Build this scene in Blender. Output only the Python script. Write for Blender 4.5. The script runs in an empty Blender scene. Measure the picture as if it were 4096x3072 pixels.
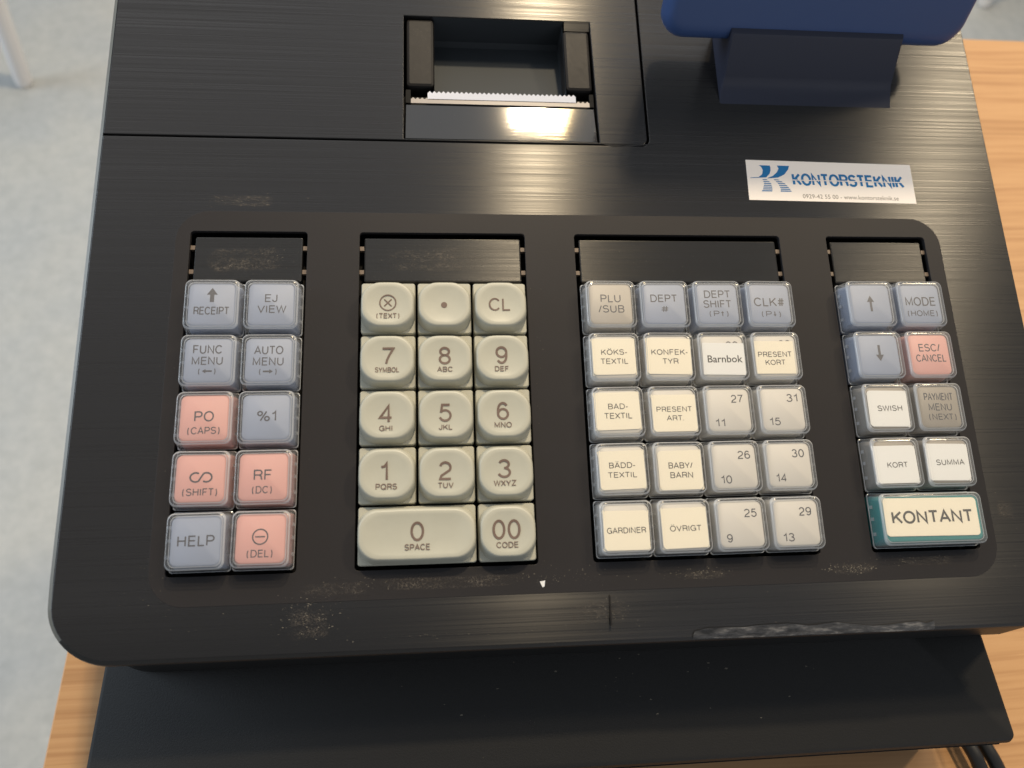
import bpy, bmesh, math, random
from mathutils import Vector, Matrix
random.seed(7)
sc = bpy.context.scene
TH = math.radians(13.5)
REG_LOC = Vector((0.0, 0.0253, 0.8561))
REG_M = Matrix.Translation(REG_LOC) @ Matrix.Rotation(TH, 4, 'X')
FLOOR_Z, TABLE_Z, DRAWER_Z = 0.0, 0.750, 0.810

# ------------------------------------------------------------------ camera
cd = bpy.data.cameras.new('camera')
cam = bpy.data.objects.new('camera', cd); sc.collection.objects.link(cam); sc.camera = cam
cd.sensor_width = 36; cd.lens = 26.168; cd.clip_start = 0.01; cd.clip_end = 50
cam.matrix_world = Matrix(((0.995, 0.0112, -0.0988, 0.0261), (-0.0558, 0.8852, -0.4618, -0.0340), (0.0822, 0.4651, 0.8815, 1.0921), (0, 0, 0, 1)))
cd.dof.use_dof = True; cd.dof.focus_distance = 0.262; cd.dof.aperture_fstop = 11

# ------------------------------------------------------------------ world, lamps, exposure
w = bpy.data.worlds.new('World'); sc.world = w; w.use_nodes = True
bg = w.node_tree.nodes['Background']; bg.inputs[0].default_value = (0.88, 0.94, 1.0, 1); bg.inputs[1].default_value = 0.30
def area(name, pos, target, sx, sy, power, col, spread=180):
    l = bpy.data.lights.new(name, 'AREA'); l.shape = 'RECTANGLE'; l.size = sx; l.size_y = sy
    l.energy = power; l.color = col; l.spread = math.radians(spread)
    o = bpy.data.objects.new(name, l); sc.collection.objects.link(o)
    o.location = pos; o.rotation_euler = (Vector(target) - Vector(pos)).to_track_quat('-Z', 'Y').to_euler()
    return o
TGT = (0.06, 0.12, 0.87)
WARM = (1.0, 0.81, 0.55)
area('ceiling_lamp', (0.288, 1.195, 2.66), TGT, 0.040, 0.10, 15, WARM)
area('ceiling_lamp', (0.346, 1.195, 2.66), TGT, 0.040, 0.10, 15, WARM)
area('ceiling_lamp_diffuser', (0.348, 1.20, 2.70), TGT, 0.16, 0.12, 7, (1.0, 0.72, 0.36))
area('side_ceiling_lamp', (1.35, 0.81, 2.43), TGT, 0.16, 0.16, 14, WARM)
area('ceiling_bounce', (0.0, 2.1, 2.9), (0.0, 0.3, 0.8), 3.6, 2.6, 42, (0.98, 0.98, 1.0))
area('daylight_left', (-3.0, 0.8, 1.7), (0, 0.1, 0.8), 1.6, 1.4, 42, (0.74, 0.87, 1.0))
area('display_fill', (1.7, -3.4, 1.75), (0.15, 0.2, 0.9), 1.8, 1.2, 10, (0.95, 0.95, 1.0))  # weak fill added to light the display; no window known on this side
sc.view_settings.view_transform = 'Standard'; sc.view_settings.look = 'None'
sc.view_settings.exposure = 0.0; sc.view_settings.gamma = 1.0
sc.cycles.max_bounces = 8; sc.cycles.transparent_max_bounces = 24
sc.cycles.use_denoising = True
sc.cycles.sample_clamp_indirect = 6

# ------------------------------------------------------------------ materials
def mat(name, col, rough=0.5, spec=0.5, **kw):
    m = bpy.data.materials.new(name); m.use_nodes = True
    b = m.node_tree.nodes['Principled BSDF']
    b.inputs['Base Color'].default_value = (*col, 1); b.inputs['Roughness'].default_value = rough
    b.inputs['Specular IOR Level'].default_value = spec
    for k, v in kw.items(): b.inputs[k.replace('_', ' ')].default_value = v
    return m
def N(m, t, **kw):
    n = m.node_tree.nodes.new(t)
    for k, v in kw.items(): setattr(n, k, v)
    return n
def L(m, a, b): m.node_tree.links.new(a, b)
def coords(m, scale, obj=True):
    tc = N(m, 'ShaderNodeTexCoord'); mp = N(m, 'ShaderNodeMapping'); mp.inputs['Scale'].default_value = scale
    L(m, tc.outputs['Object' if obj else 'Generated'], mp.inputs[0]); return mp.outputs[0]
def noise(m, vec, sc_, det=4, rough=0.6):
    n = N(m, 'ShaderNodeTexNoise'); n.inputs['Scale'].default_value = sc_; n.inputs['Detail'].default_value = det
    n.inputs['Roughness'].default_value = rough; L(m, vec, n.inputs['Vector']); return n.outputs['Fac']
def ramp(m, fac, stops):
    r = N(m, 'ShaderNodeValToRGB'); e = r.color_ramp.elements
    e[0].position, e[0].color = stops[0][0], (*stops[0][1], 1)
    e[1].position, e[1].color = stops[-1][0], (*stops[-1][1], 1)
    for p, c in stops[1:-1]:
        k = e.new(p); k.color = (*c, 1)
    L(m, fac, r.inputs[0]); return r.outputs[0]
def bump(m, h, strength, dist):
    b = N(m, 'ShaderNodeBump'); b.inputs['Strength'].default_value = strength; b.inputs['Distance'].default_value = dist
    L(m, h, b.inputs['Height']); L(m, b.outputs[0], m.node_tree.nodes['Principled BSDF'].inputs['Normal'])
P = lambda m: m.node_tree.nodes['Principled BSDF']

def brushed(name, rough, base, amt):
    m = mat(name, base, rough, 0.5); b = P(m)
    v = coords(m, (5, 1700, 10)); n1 = noise(m, v, 1.0, 3, 0.7)
    v2 = coords(m, (3, 800, 10)); n2 = noise(m, v2, 1.0, 2, 0.5)
    mx = N(m, 'ShaderNodeMath', operation='ADD'); L(m, n1, mx.inputs[0]); L(m, n2, mx.inputs[1])
    bump(m, mx.outputs[0], amt, 0.0002)
    r = N(m, 'ShaderNodeMapRange'); r.inputs['From Min'].default_value = 0.35; r.inputs['From Max'].default_value = 0.65
    r.inputs['To Min'].default_value = rough - .06; r.inputs['To Max'].default_value = rough + .09
    L(m, n1, r.inputs[0]); L(m, r.outputs[0], b.inputs['Roughness'])
    b.inputs['Anisotropic'].default_value = 1.0
    t = N(m, 'ShaderNodeCombineXYZ'); t.inputs[0].default_value = 0; t.inputs[1].default_value = math.cos(TH); t.inputs[2].default_value = math.sin(TH)
    L(m, t.outputs[0], b.inputs['Tangent'])
    return m
M_BRUSH = brushed('brushed_black', 0.31, (0.013, 0.0125, 0.0130), 0.075)
M_MATTE = mat('matte_black_overlay', (0.026, 0.0245, 0.026), 0.46, 0.15)
nn = noise(M_MATTE, coords(M_MATTE, (1, 1, 1)), 1500, 2); bump(M_MATTE, nn, 0.15, 0.0001)
M_PLATE = brushed('blank_plate_black', 0.36, (0.015, 0.0145, 0.014), 0.2)
M_GLOSS = mat('glossy_black', (0.012, 0.012, 0.012), 0.06)
nn = noise(M_GLOSS, coords(M_GLOSS, (60, 900, 60)), 1.0, 3); bump(M_GLOSS, nn, 0.06, 0.0001)
M_PAD = mat('worn_gloss_black', (0.016, 0.015, 0.015), 0.4, 0.15)
nn = noise(M_PAD, coords(M_PAD, (1, 1, 1)), 700, 5, .7)
rr = N(M_PAD, 'ShaderNodeMapRange'); rr.inputs['To Min'].default_value = .40; rr.inputs['To Max'].default_value = .55
L(M_PAD, nn, rr.inputs[0]); L(M_PAD, rr.outputs[0], P(M_PAD).inputs['Roughness'])
M_EDGE = mat('edge_plastic_daylit', (0.12, 0.128, 0.125), 0.35)  # black trim turned grey to stand in for daylight on the left chamfer
M_HOUSE = mat('housing_black', (0.010, 0.010, 0.010), 0.5)
M_VOID = mat('key_well_black', (0.004, 0.004, 0.004), 0.7, 0.2)
M_CAV = mat('paper_chute_grey', (0.042, 0.048, 0.054), 0.6, 0.2)
M_DISP = mat('display_casing_blue_sheen', (0.045, 0.088, 0.23), 0.42)  # black casing; its blue sheen is painted into the base colour
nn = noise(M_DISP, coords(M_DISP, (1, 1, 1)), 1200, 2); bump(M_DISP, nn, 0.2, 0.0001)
M_FOOT = mat('display_foot_black', (0.028, 0.032, 0.055), 0.5, 0.4)  # black foot with a little of the same blue sheen painted in
M_SCREEN = mat('screen_glass', (0.01, 0.012, 0.015), 0.06)
M_DRAWER = mat('drawer_powder_coat', (0.0075, 0.0075, 0.008), 0.58, 0.4)
nn = noise(M_DRAWER, coords(M_DRAWER, (1, 1, 1)), 1600, 3); bump(M_DRAWER, nn, 0.35, 0.0002)
M_CABLE = mat('cable_rubber', (0.012, 0.012, 0.013), 0.4)
M_CLIP = mat('clip_reflection_tan', (0.16, 0.12, 0.09), 0.5)  # tan base colour stands in for the light the tabs reflect
M_NKEY = mat('number_key_ivory', (0.60, 0.585, 0.475), 0.42)
nn = noise(M_NKEY, coords(M_NKEY, (1, 1, 1)), 2500, 2); bump(M_NKEY, nn, 0.12, 0.00005)
nn = noise(M_NKEY, coords(M_NKEY, (1, 1, 1)), 60, 4)
L(M_NKEY, ramp(M_NKEY, nn, [(0.3, (0.405, 0.40, 0.335)), (0.7, (0.445, 0.44, 0.37))]), P(M_NKEY).inputs['Base Color'])
KEYMAT = {
 'b': mat('key_blue', (0.25, 0.29, 0.39), 0.5), 'r': mat('key_red', (0.60, 0.31, 0.275), 0.5),
 'g': mat('key_grey', (0.40, 0.36, 0.31), 0.5), 'w': mat('key_white', (0.56, 0.53, 0.485), 0.5),
 'd': mat('key_taupe', (0.26, 0.23, 0.19), 0.5), 't': mat('key_teal', (0.01, 0.20, 0.20), 0.45)}
M_INK = mat('legend_dark', (0.045, 0.042, 0.05), 0.6)
M_INKB = mat('legend_brown', (0.145, 0.098, 0.078), 0.6)
M_INKP = mat('label_ink', (0.035, 0.03, 0.025), 0.7)
M_CREAM = mat('paper_cream', (0.81, 0.74, 0.59), 0.7)
M_WPAPER = mat('paper_white', (0.74, 0.735, 0.715), 0.7)
M_RECEIPT = mat('receipt_paper_white', (0.66, 0.68, 0.76), 0.7)
M_TEAR = mat('tear_bar_plastic', (0.30, 0.27, 0.26), 0.35)
M_STICK = mat('sticker_white', (0.80, 0.76, 0.74), 0.5)
M_BLUE = mat('print_blue', (0.0, 0.15, 0.40), 0.6, 0.2)
M_GREYP = mat('print_grey', (0.18, 0.17, 0.16), 0.6)
M_DUST = mat('dust', (0.15, 0.135, 0.11), 0.8)
M_FLAKE = mat('paper_flake', (0.75, 0.75, 0.75), 0.7)
M_LEG = mat('chair_leg_white', (0.88, 0.85, 0.83), 0.4)

def clear(name, milk, col=(0.9, 0.93, 0.97), rough=0.08):
    m = bpy.data.materials.new(name); m.use_nodes = True; nt = m.node_tree; nt.nodes.clear()
    out = N(m, 'ShaderNodeOutputMaterial'); tr = N(m, 'ShaderNodeBsdfTransparent'); tr.inputs[0].default_value = (0.97, 0.975, 0.98, 1)
    gl = N(m, 'ShaderNodeBsdfGlossy'); gl.inputs['Roughness'].default_value = rough
    df = N(m, 'ShaderNodeBsdfDiffuse'); df.inputs[0].default_value = (*col, 1)
    tl = N(m, 'ShaderNodeBsdfTranslucent'); tl.inputs[0].default_value = (*col, 1)
    mk = N(m, 'ShaderNodeMixShader'); mk.inputs[0].default_value = 0.35; L(m, df.outputs[0], mk.inputs[1]); L(m, tl.outputs[0], mk.inputs[2])
    lw = N(m, 'ShaderNodeLayerWeight'); lw.inputs[0].default_value = 0.25
    ad = N(m, 'ShaderNodeMath', operation='MULTIPLY_ADD'); ad.inputs[1].default_value = 0.18; ad.inputs[2].default_value = milk
    L(m, lw.outputs['Facing'], ad.inputs[0])
    m1 = N(m, 'ShaderNodeMixShader'); L(m, ad.outputs[0], m1.inputs[0]); L(m, tr.outputs[0], m1.inputs[1]); L(m, mk.outputs[0], m1.inputs[2])
    l2 = N(m, 'ShaderNodeLayerWeight'); l2.inputs[0].default_value = 0.5
    pw = N(m, 'ShaderNodeMath', operation='POWER'); pw.inputs[1].default_value = 5; L(m, l2.outputs['Facing'], pw.inputs[0])
    fr = N(m, 'ShaderNodeMath', operation='MULTIPLY_ADD'); fr.inputs[1].default_value = 0.9; fr.inputs[2].default_value = 0.04; L(m, pw.outputs[0], fr.inputs[0])
    m2 = N(m, 'ShaderNodeMixShader'); L(m, fr.outputs[0], m2.inputs[0]); L(m, m1.outputs[0], m2.inputs[1]); L(m, gl.outputs[0], m2.inputs[2])
    L(m, m2.outputs[0], out.inputs[0]); return m
M_CTOP = clear('clear_cover_top', 0.08, rough=0.45)
M_CEDGE = clear('clear_cover_edge_highlight', 0.42, rough=0.1)  # extra milky white paints in the bright lines light makes on clear edges
M_CSIDE = clear('clear_cover_side', 0.06, rough=0.15)

def wood(name):
    m = mat(name, (0.5, 0.3, 0.15), 0.42, 0.35); b = P(m)
    tc = coords(m, (1, 1, 1))
    nlow = N(m, 'ShaderNodeTexNoise'); nlow.inputs['Scale'].default_value = 5; L(m, tc, nlow.inputs['Vector'])
    sep = N(m, 'ShaderNodeVectorMath', operation='SCALE'); L(m, nlow.outputs['Color'], sep.inputs[0]); sep.inputs['Scale'].default_value = 0.016
    add = N(m, 'ShaderNodeVectorMath', operation='ADD'); L(m, tc, add.inputs[0]); L(m, sep.outputs[0], add.inputs[1])
    mp = N(m, 'ShaderNodeMapping'); mp.inputs['Scale'].default_value = (4, 150, 4); mp.inputs['Rotation'].default_value = (0, 0, 0.05); L(m, add.outputs[0], mp.inputs[0])
    n1 = noise(m, mp.outputs[0], 1.0, 6, 0.55)
    mp2 = N(m, 'ShaderNodeMapping'); mp2.inputs['Scale'].default_value = (10, 420, 14); L(m, add.outputs[0], mp2.inputs[0])
    n2 = noise(m, mp2.outputs[0], 1.0, 3, 0.6)
    c1 = ramp(m, n1, [(0.30, (0.39, 0.215, 0.098)), (0.46, (0.48, 0.275, 0.13)), (0.54, (0.51, 0.30, 0.145)), (0.70, (0.45, 0.25, 0.112))])
    c2 = ramp(m, n2, [(0.34, (0.70, 0.62, 0.55)), (0.52, (1, 1, 1))])
    mx = N(m, 'ShaderNodeMix', data_type='RGBA', blend_type='MULTIPLY'); mx.inputs[0].default_value = 0.5
    L(m, c1, mx.inputs[6]); L(m, c2, mx.inputs[7]); L(m, mx.outputs[2], b.inputs['Base Color'])
    bump(m, n2, 0.1, 0.0003); return m
M_WOOD = wood('beech_laminate')
M_WEDGE = mat('laminate_edge', (0.60, 0.36, 0.20), 0.5)
M_FLOOR = mat('grey_linoleum', (0.42, 0.44, 0.43), 0.45)
v = coords(M_FLOOR, (1, 1, 1)); n1 = noise(M_FLOOR, v, 45, 6, 0.75); n2 = noise(M_FLOOR, v, 5, 3, 0.5)
c1 = ramp(M_FLOOR, n1, [(0.30, (0.38, 0.395, 0.395)), (0.5, (0.435, 0.45, 0.45)), (0.70, (0.49, 0.50, 0.495))])
c2 = ramp(M_FLOOR, n2, [(0.35, (0.88, 0.9, 0.92)), (0.65, (1, 0.99, 0.96))])
mx = N(M_FLOOR, 'ShaderNodeMix', data_type='RGBA', blend_type='MULTIPLY'); mx.inputs[0].default_value = 1
L(M_FLOOR, c1, mx.inputs[6]); L(M_FLOOR, c2, mx.inputs[7]); L(M_FLOOR, mx.outputs[2], P(M_FLOOR).inputs['Base Color'])

# ------------------------------------------------------------------ object helpers
def tag(o, label=None, cat=None, group=None, kind=None):
    if label: o['label'] = label
    if cat: o['category'] = cat
    if group: o['group'] = group
    if kind: o['kind'] = kind
    return o
def mesh(name, V, F, mats, mi=None, scale=0.001, sharp=35):
    me = bpy.data.meshes.new(name); me.from_pydata([(a * scale, b * scale, c * scale) for a, b, c in V], [], F)
    for m in (mats if isinstance(mats, (list, tuple)) else [mats]): me.materials.append(m)
    if mi:
        for p_, k in zip(me.polygons, mi): p_.material_index = k
    for p_ in me.polygons: p_.use_smooth = True
    me.set_sharp_from_angle(angle=math.radians(sharp)); me.update(); return me
def obj(name, me, parent=None, loc=(0, 0, 0), rot=(0, 0, 0)):
    o = bpy.data.objects.new(name, me); sc.collection.objects.link(o)
    o.location = loc; o.rotation_euler = rot
    if parent: o.parent = parent
    return o
def empty(name, M=None, loc=(0, 0, 0)):
    o = bpy.data.objects.new(name, None); sc.collection.objects.link(o); o.empty_display_size = 0.05
    if M is not None: o.matrix_world = M
    else: o.location = loc
    return o
def rrect(w_, h_, r, n=6, bulge=0.0):
    pts = []
    for cx, cy, a0 in ((w_/2-r, h_/2-r, 0), (-w_/2+r, h_/2-r, 90), (-w_/2+r, -h_/2+r, 180), (w_/2-r, -h_/2+r, 270)):
        for k in range(n+1):
            a = math.radians(a0 + 90*k/n); pts.append([cx + r*math.cos(a), cy + r*math.sin(a)])
    if bulge:
        out = []
        for i, q in enumerate(pts):
            nx = pts[(i+1) % len(pts)]; out.append(q)
            if (i+1) % (n+1) == 0:
                for t in (.25, .5, .75): out.append([q[0]+(nx[0]-q[0])*t, q[1]+(nx[1]-q[1])*t])
        for q in out:
            q[0] *= 1 + bulge/(w_/2)*(1-(q[1]/(h_/2))**2); q[1] *= 1 + bulge/(h_/2)*(1-(q[0]/(w_/2))**2) if abs(q[0]) < w_/2 else 1
        pts = out
    return pts
def loft(rings, cap_top=True, cap_bot=False, mi=None):
    n = len(rings[0][1]); V = []; F = []; I = []
    for z, pts in rings:
        for q in pts: V.append((q[0], q[1], z if len(q) < 3 else q[2]))
    for k in range(len(rings)-1):
        for i in range(n):
            j = (i+1) % n; F.append((k*n+i, k*n+j, (k+1)*n+j, (k+1)*n+i)); I.append(mi[k] if mi else 0)
    if cap_top: F.append(tuple((len(rings)-1)*n+i for i in range(n))); I.append(mi[-1] if mi else 0)
    if cap_bot: F.append(tuple(range(n-1, -1, -1))); I.append(0)
    return V, F, I
def plate(name, outer, holes, z0, z1, bevel, mats):
    """flat plate (mm) with holes, from a filled 2-D curve; returns a mesh in mm"""
    c = bpy.data.curves.new(name, 'CURVE'); c.dimensions = '2D'; c.fill_mode = 'BOTH'
    c.extrude = (z1-z0)/2 - bevel; c.bevel_depth = bevel; c.bevel_resolution = 1; c.offset = -bevel
    for loop in [outer] + holes:
        s = c.splines.new('POLY'); s.points.add(len(loop)-1); s.use_cyclic_u = True
        for p_, q in zip(s.points, loop): p_.co = (q[0], q[1], 0, 1)
    o = bpy.data.objects.new(name, c); sc.collection.objects.link(o)
    bpy.context.view_layer.update()
    me = bpy.data.meshes.new_from_object(o.evaluated_get(bpy.context.evaluated_depsgraph_get()))
    bpy.data.objects.remove(o); bpy.data.curves.remove(c)
    bm = bmesh.new(); bm.from_mesh(me); bmesh.ops.remove_doubles(bm, verts=bm.verts, dist=0.002)
    for v_ in bm.verts: v_.co.z += (z0+z1)/2
    bm.to_mesh(me); bm.free(); me.materials.clear()
    for m in (mats if isinstance(mats, (list, tuple)) else [mats]): me.materials.append(m)
    return me
def finish(me, sharp=35):
    me.transform(Matrix.Scale(0.001, 4))
    for p_ in me.polygons: p_.use_smooth = True
    me.set_sharp_from_angle(angle=math.radians(sharp)); me.update(); return me
def shift(pts, dx, dy): return [(q[0]+dx, q[1]+dy) for q in pts]
def box(name, x0, x1, y0, y1, z0, z1, m, b=0.0):
    if b <= 0:
        V = [(x, y, z) for z in (z0, z1) for x, y in ((x0, y0), (x1, y0), (x1, y1), (x0, y1))]
        F = [(3, 2, 1, 0), (4, 5, 6, 7), (0, 1, 5, 4), (1, 2, 6, 5), (2, 3, 7, 6), (3, 0, 4, 7)]
        return mesh(name, V, F, m, sharp=30)
    cx, cy = (x0+x1)/2, (y0+y1)/2; W, H = x1-x0, y1-y0
    R = [(z0, rrect(W, H, b, 3)), (z1-b, rrect(W, H, b, 3)), (z1-b*.3, rrect(W-b*.6, H-b*.6, b*.8, 3)), (z1, rrect(W-2*b, H-2*b, b*.4, 3))]
    V, F, I = loft([(z, shift(q, cx, cy)) for z, q in R], True, True)
    return mesh(name, V, F, m, sharp=14)

# ------------------------------------------------------------------ stroke lettering
def A(cx, cy, rx, ry, a0, a1, n=14):
    return [(cx+rx*math.cos(math.radians(a0+(a1-a0)*k/n)), cy+ry*math.sin(math.radians(a0+(a1-a0)*k/n))) for k in range(n+1)]
O_ = A(.5, .5, .5, .5, 90, 450, 32)
G = {  # glyph: (width / cap height, strokes on a unit box)
'A': (.90, [[(0, 0), (.5, 1), (1, 0)], [(.18, .33), (.82, .33)]]),
'B': (.76, [[(.6, .53), (0, .53), (0, 1), (.6, 1)] + A(.6, .765, .34, .235, 90, -90, 10), [(.6, .53)] + A(.62, .265, .38, .265, 90, -90, 10) + [(0, 0), (0, .53)]]),
'C': (.88, [A(.53, .5, .53, .5, 38, 322, 28)]),
'D': (.84, [[(0, 0), (0, 1), (.45, 1)] + A(.45, .5, .55, .5, 90, -90, 18) + [(0, 0)]]),
'E': (.70, [[(1, 1), (0, 1), (0, 0), (1, 0)], [(0, .53), (.93, .53)]]),
'F': (.66, [[(1, 1), (0, 1), (0, 0)], [(0, .52), (.88, .52)]]),
'G': (.92, [A(.53, .5, .53, .5, 40, 360, 28)[:-3] + [(1, .22), (1, .47), (.58, .47)], [(1, .3), (1, 0)]]),
'H': (.78, [[(0, 0), (0, 1)], [(1, 0), (1, 1)], [(0, .53), (1, .53)]]),
'I': (.02, [[(.5, 0), (.5, 1)]]),
'J': (.56, [[(1, 1), (1, .28)] + A(.5, .28, .5, .28, 0, -180, 12)]),
'K': (.80, [[(0, 0), (0, 1)], [(.95, 1), (0, .36)], [(.36, .6), (1, 0)]]),
'L': (.62, [[(0, 1), (0, 0), (1, 0)]]),
'M': (.92, [[(0, 0), (0, 1), (.5, .12), (1, 1), (1, 0)]]),
'N': (.78, [[(0, 0), (0, 1), (1, 0), (1, 1)]]),
'O': (.96, [O_]),
'P': (.74, [[(0, 0), (0, 1), (.6, 1)] + A(.6, .73, .4, .27, 90, -90, 12) + [(0, .46)]]),
'Q': (.98, [O_, [(.58, .26), (.98, -.02)]]),
'R': (.80, [[(0, 0), (0, 1), (.6, 1)] + A(.6, .75, .36, .25, 90, -90, 12) + [(0, .5)], [(.6, .5), (.88, .36), (.92, .1), (1, 0)]]),
'S': (.78, [A(.5, .755, .46, .245, 22, 255, 16) + A(.5, .265, .5, .265, 78, -160, 16)]),
'T': (.78, [[(0, 1), (1, 1)], [(.5, 1), (.5, 0)]]),
'U': (.77, [[(0, 1), (0, .36)] + A(.5, .36, .5, .36, 180, 360, 16) + [(1, 1)]]),
'V': (.86, [[(0, 1), (.5, 0), (1, 1)]]),
'W': (1.24, [[(0, 1), (.25, 0), (.5, 1), (.75, 0), (1, 1)]]),
'X': (.82, [[(0, 0), (1, 1)], [(0, 1), (1, 0)]]),
'Y': (.86, [[(0, 1), (.5, .42), (1, 1)], [(.5, .42), (.5, 0)]]),
'Z': (.76, [[(0, 1), (1, 1), (0, 0), (1, 0)]]),
'0': (.62, [O_]),
'1': (.32, [[(0, .76), (.6, .81), (1, 1), (1, 0)]]),
'2': (.60, [A(.49, .70, .49, .30, 165, -38, 16) + [(.12, .2), (0, 0), (1, 0)]]),
'3': (.60, [A(.48, .765, .44, .235, 160, -90, 16), A(.48, .265, .52, .265, 90, -165, 16)]),
'4': (.64, [[(.74, 0), (.74, 1), (0, .27), (1, .27)]]),
'5': (.60, [[(.92, 1), (.2, 1), (.08, .5)] + A(.47, .33, .53, .33, 138, -160, 18)]),
'6': (.60, [A(.5, .31, .5, .31, 180, 540, 24), A(.5, .55, .5, .45, 40, 180, 12) + [(0, .31)]]),
'7': (.62, [[(0, 1), (1, 1), (.62, .55), (.42, .25), (.34, 0)]]),
'8': (.60, [A(.5, .765, .44, .235, -90, 270, 20), A(.5, .265, .5, .265, 90, 450, 20)]),
'9': (.60, [A(.5, .69, .5, .31, 0, 360, 24), A(.5, .45, .5, .45, 220, 360, 12) + [(1, .69)]]),
'#': (.80, [[(.28, 0), (.42, 1)], [(.62, 0), (.76, 1)], [(0, .32), (.95, .32)], [(.06, .68), (1, .68)]]),
'%': (1.15, [A(.2, .78, .19, .22, 0, 360, 16), A(.8, .22, .19, .22, 0, 360, 16), [(.25, 0), (.75, 1)]]),
'/': (.38, [[(0, 0), (1, 1)]]), '-': (.34, [[(0, .36), (1, .36)]]), '.': (.02, [[(.5, -.04), (.5, .08)]]),
'(': (.30, [A(1, .42, 1, .68, 125, 235, 10)]), ')': (.30, [A(0, .42, 1, .68, -55, 55, 10)]),
' ': (.3, []),
'~': (2.0, [A(.25, .5, .25, .5, 55, 305, 18) + [(.5, .5)] + A(.75, .5, .25, .5, 125, -125, 18)]),
'O-': (1.0, [O_, [(.17, .5), (.83, .5)]]), 'Ox': (1.0, [O_, [(.27, .27), (.73, .73)], [(.27, .73), (.73, .27)]]),
}
G['Ö'] = (.96, G['O'][1] + [[(.3, 1.17), (.3, 1.30)], [(.7, 1.17), (.7, 1.30)]])
G['Ä'] = (.90, G['A'][1] + [[(.3, 1.17), (.3, 1.30)], [(.7, 1.17), (.7, 1.30)]])
POLY = {  # filled arrows and dots on a unit box
'^': (.71, [[(.5, 1), (0, .52), (1, .52)], [(.31, .52), (.31, 0), (.69, 0), (.69, .52)]]),
'{': (.45, [[(.5, 1), (0, .60), (1, .60)], [(.35, .60), (.35, 0), (.65, 0), (.65, .60)]]),
'}': (.45, [[(1, .4), (0, .4), (.5, 0)], [(.35, 1), (.35, .4), (.65, .4), (.65, 1)]]),
'<': (1.75, [[(0, .5), (.36, .08), (.36, .92)], [(.36, .34), (1, .34), (1, .66), (.36, .66)]]),
'>': (1.75, [[(1, .5), (.64, .92), (.64, .08)], [(0, .34), (.64, .34), (.64, .66), (0, .66)]]),
'*': (1.0, [A(.5, .5, .5, .5, 0, 345, 23)])}
def SB(c, right):   # side bearing in cap heights
    stem = 'BDEFHIKLMNPRU' if not right else 'HIMNU1'
    if c in stem or c in 'Ii': return .125
    if c in 'TYVAWXÄ/-' or (right and c in 'LKR'): return .035
    return .075
def stroke(V, F, pts, t, z):
    p_ = []
    for q in pts:
        if not p_ or (abs(q[0]-p_[-1][0]) + abs(q[1]-p_[-1][1])) > 1e-4: p_.append(q)
    closed = len(p_) > 3 and abs(p_[0][0]-p_[-1][0]) + abs(p_[0][1]-p_[-1][1]) < 1e-4
    if closed: p_ = p_[:-1]
    n = len(p_); base = len(V)
    if n < 2: return
    for i in range(n):
        a = p_[i-1] if (i > 0 or closed) else None; b = p_[(i+1) % n] if (i < n-1 or closed) else None
        c = p_[i]
        d1 = Vector((c[0]-a[0], c[1]-a[1])).normalized() if a else None
        d2 = Vector((b[0]-c[0], b[1]-c[1])).normalized() if b else None
        if d1 is None: d1 = d2
        if d2 is None: d2 = d1
        n1 = Vector((-d1.y, d1.x)); n2 = Vector((-d2.y, d2.x)); mm = n1 + n2
        if mm.length < .25: mm = n1; k = 1
        else:
            mm.normalize(); k = min(1/max(mm.dot(n1), .3), 2.2)
        V.append((c[0]+mm.x*t/2*k, c[1]+mm.y*t/2*k, z)); V.append((c[0]-mm.x*t/2*k, c[1]-mm.y*t/2*k, z))
    for i in range(n if closed else n-1):
        j = (i+1) % n; F.append((base+2*i+1, base+2*j+1, base+2*j, base+2*i))
def lettering(V, F, text, cx, cy, W, H, z, wt=.12, shear=0.0):
    items = [text] if text in ('O-', 'Ox') else list(text)
    gs = [G.get(c) or POLY.get(c) for c in items]
    t = wt * H
    k_ = 1.0 if wt < .15 else .75
    adv = [wt + k_*(SB(items[i], 1) + SB(items[i+1], 0)) for i in range(len(items)-1)] + [0]
    tw = sum(g[0] for g in gs) + sum(adv)     # in centre-line cap heights
    if len(items) == 1 and items[0] != 'I': sx = (W-t)/gs[0][0]
    else: sx = (W-t)/tw
    x = cx - W/2 + t/2; y0 = cy - H/2 + t/2; hh = H - t
    for c, g, av in zip(items, gs, adv):
        gw = g[0]*sx
        if c in POLY:
            full = 1 if len(items) == 1 else 0
            for poly in g[1]:
                b = len(V)
                for q in poly: V.append((x - t/2*full + q[0]*(gw + t*full), y0 - t/2*full + q[1]*(hh + t*full), z))
                F.append(tuple(range(b, b+len(poly)))[::1])
        else:
            for st in g[1]:
                z += 0.0009
                stroke(V, F, [(x+q[0]*gw + shear*(q[1]*hh), y0+q[1]*hh) for q in st], t, z)
        x += gw + av*sx
def font_mesh(text, cx, cy, W, H, z, V, F, bold=0.0):
    c = bpy.data.curves.new('t', 'FONT'); c.body = text; c.size = 10; c.offset = bold; c.resolution_u = 3
    o = bpy.data.objects.new('t', c); sc.collection.objects.link(o); bpy.context.view_layer.update()
    me = bpy.data.meshes.new_from_object(o.evaluated_get(bpy.context.evaluated_depsgraph_get()))
    xs = [v_.co.x for v_ in me.vertices]; ys = [v_.co.y for v_ in me.vertices]
    x0, x1, y0, y1 = min(xs), max(xs), min(ys), max(ys); b = len(V)
    for v_ in me.vertices: V.append((cx-W/2+(v_.co.x-x0)/(x1-x0)*W, cy-H/2+(v_.co.y-y0)/(y1-y0)*H, z))
    for p_ in me.polygons: F.append(tuple(b+i for i in p_.vertices))
    bpy.data.objects.remove(o); bpy.data.curves.remove(c); bpy.data.meshes.remove(me)

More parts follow.
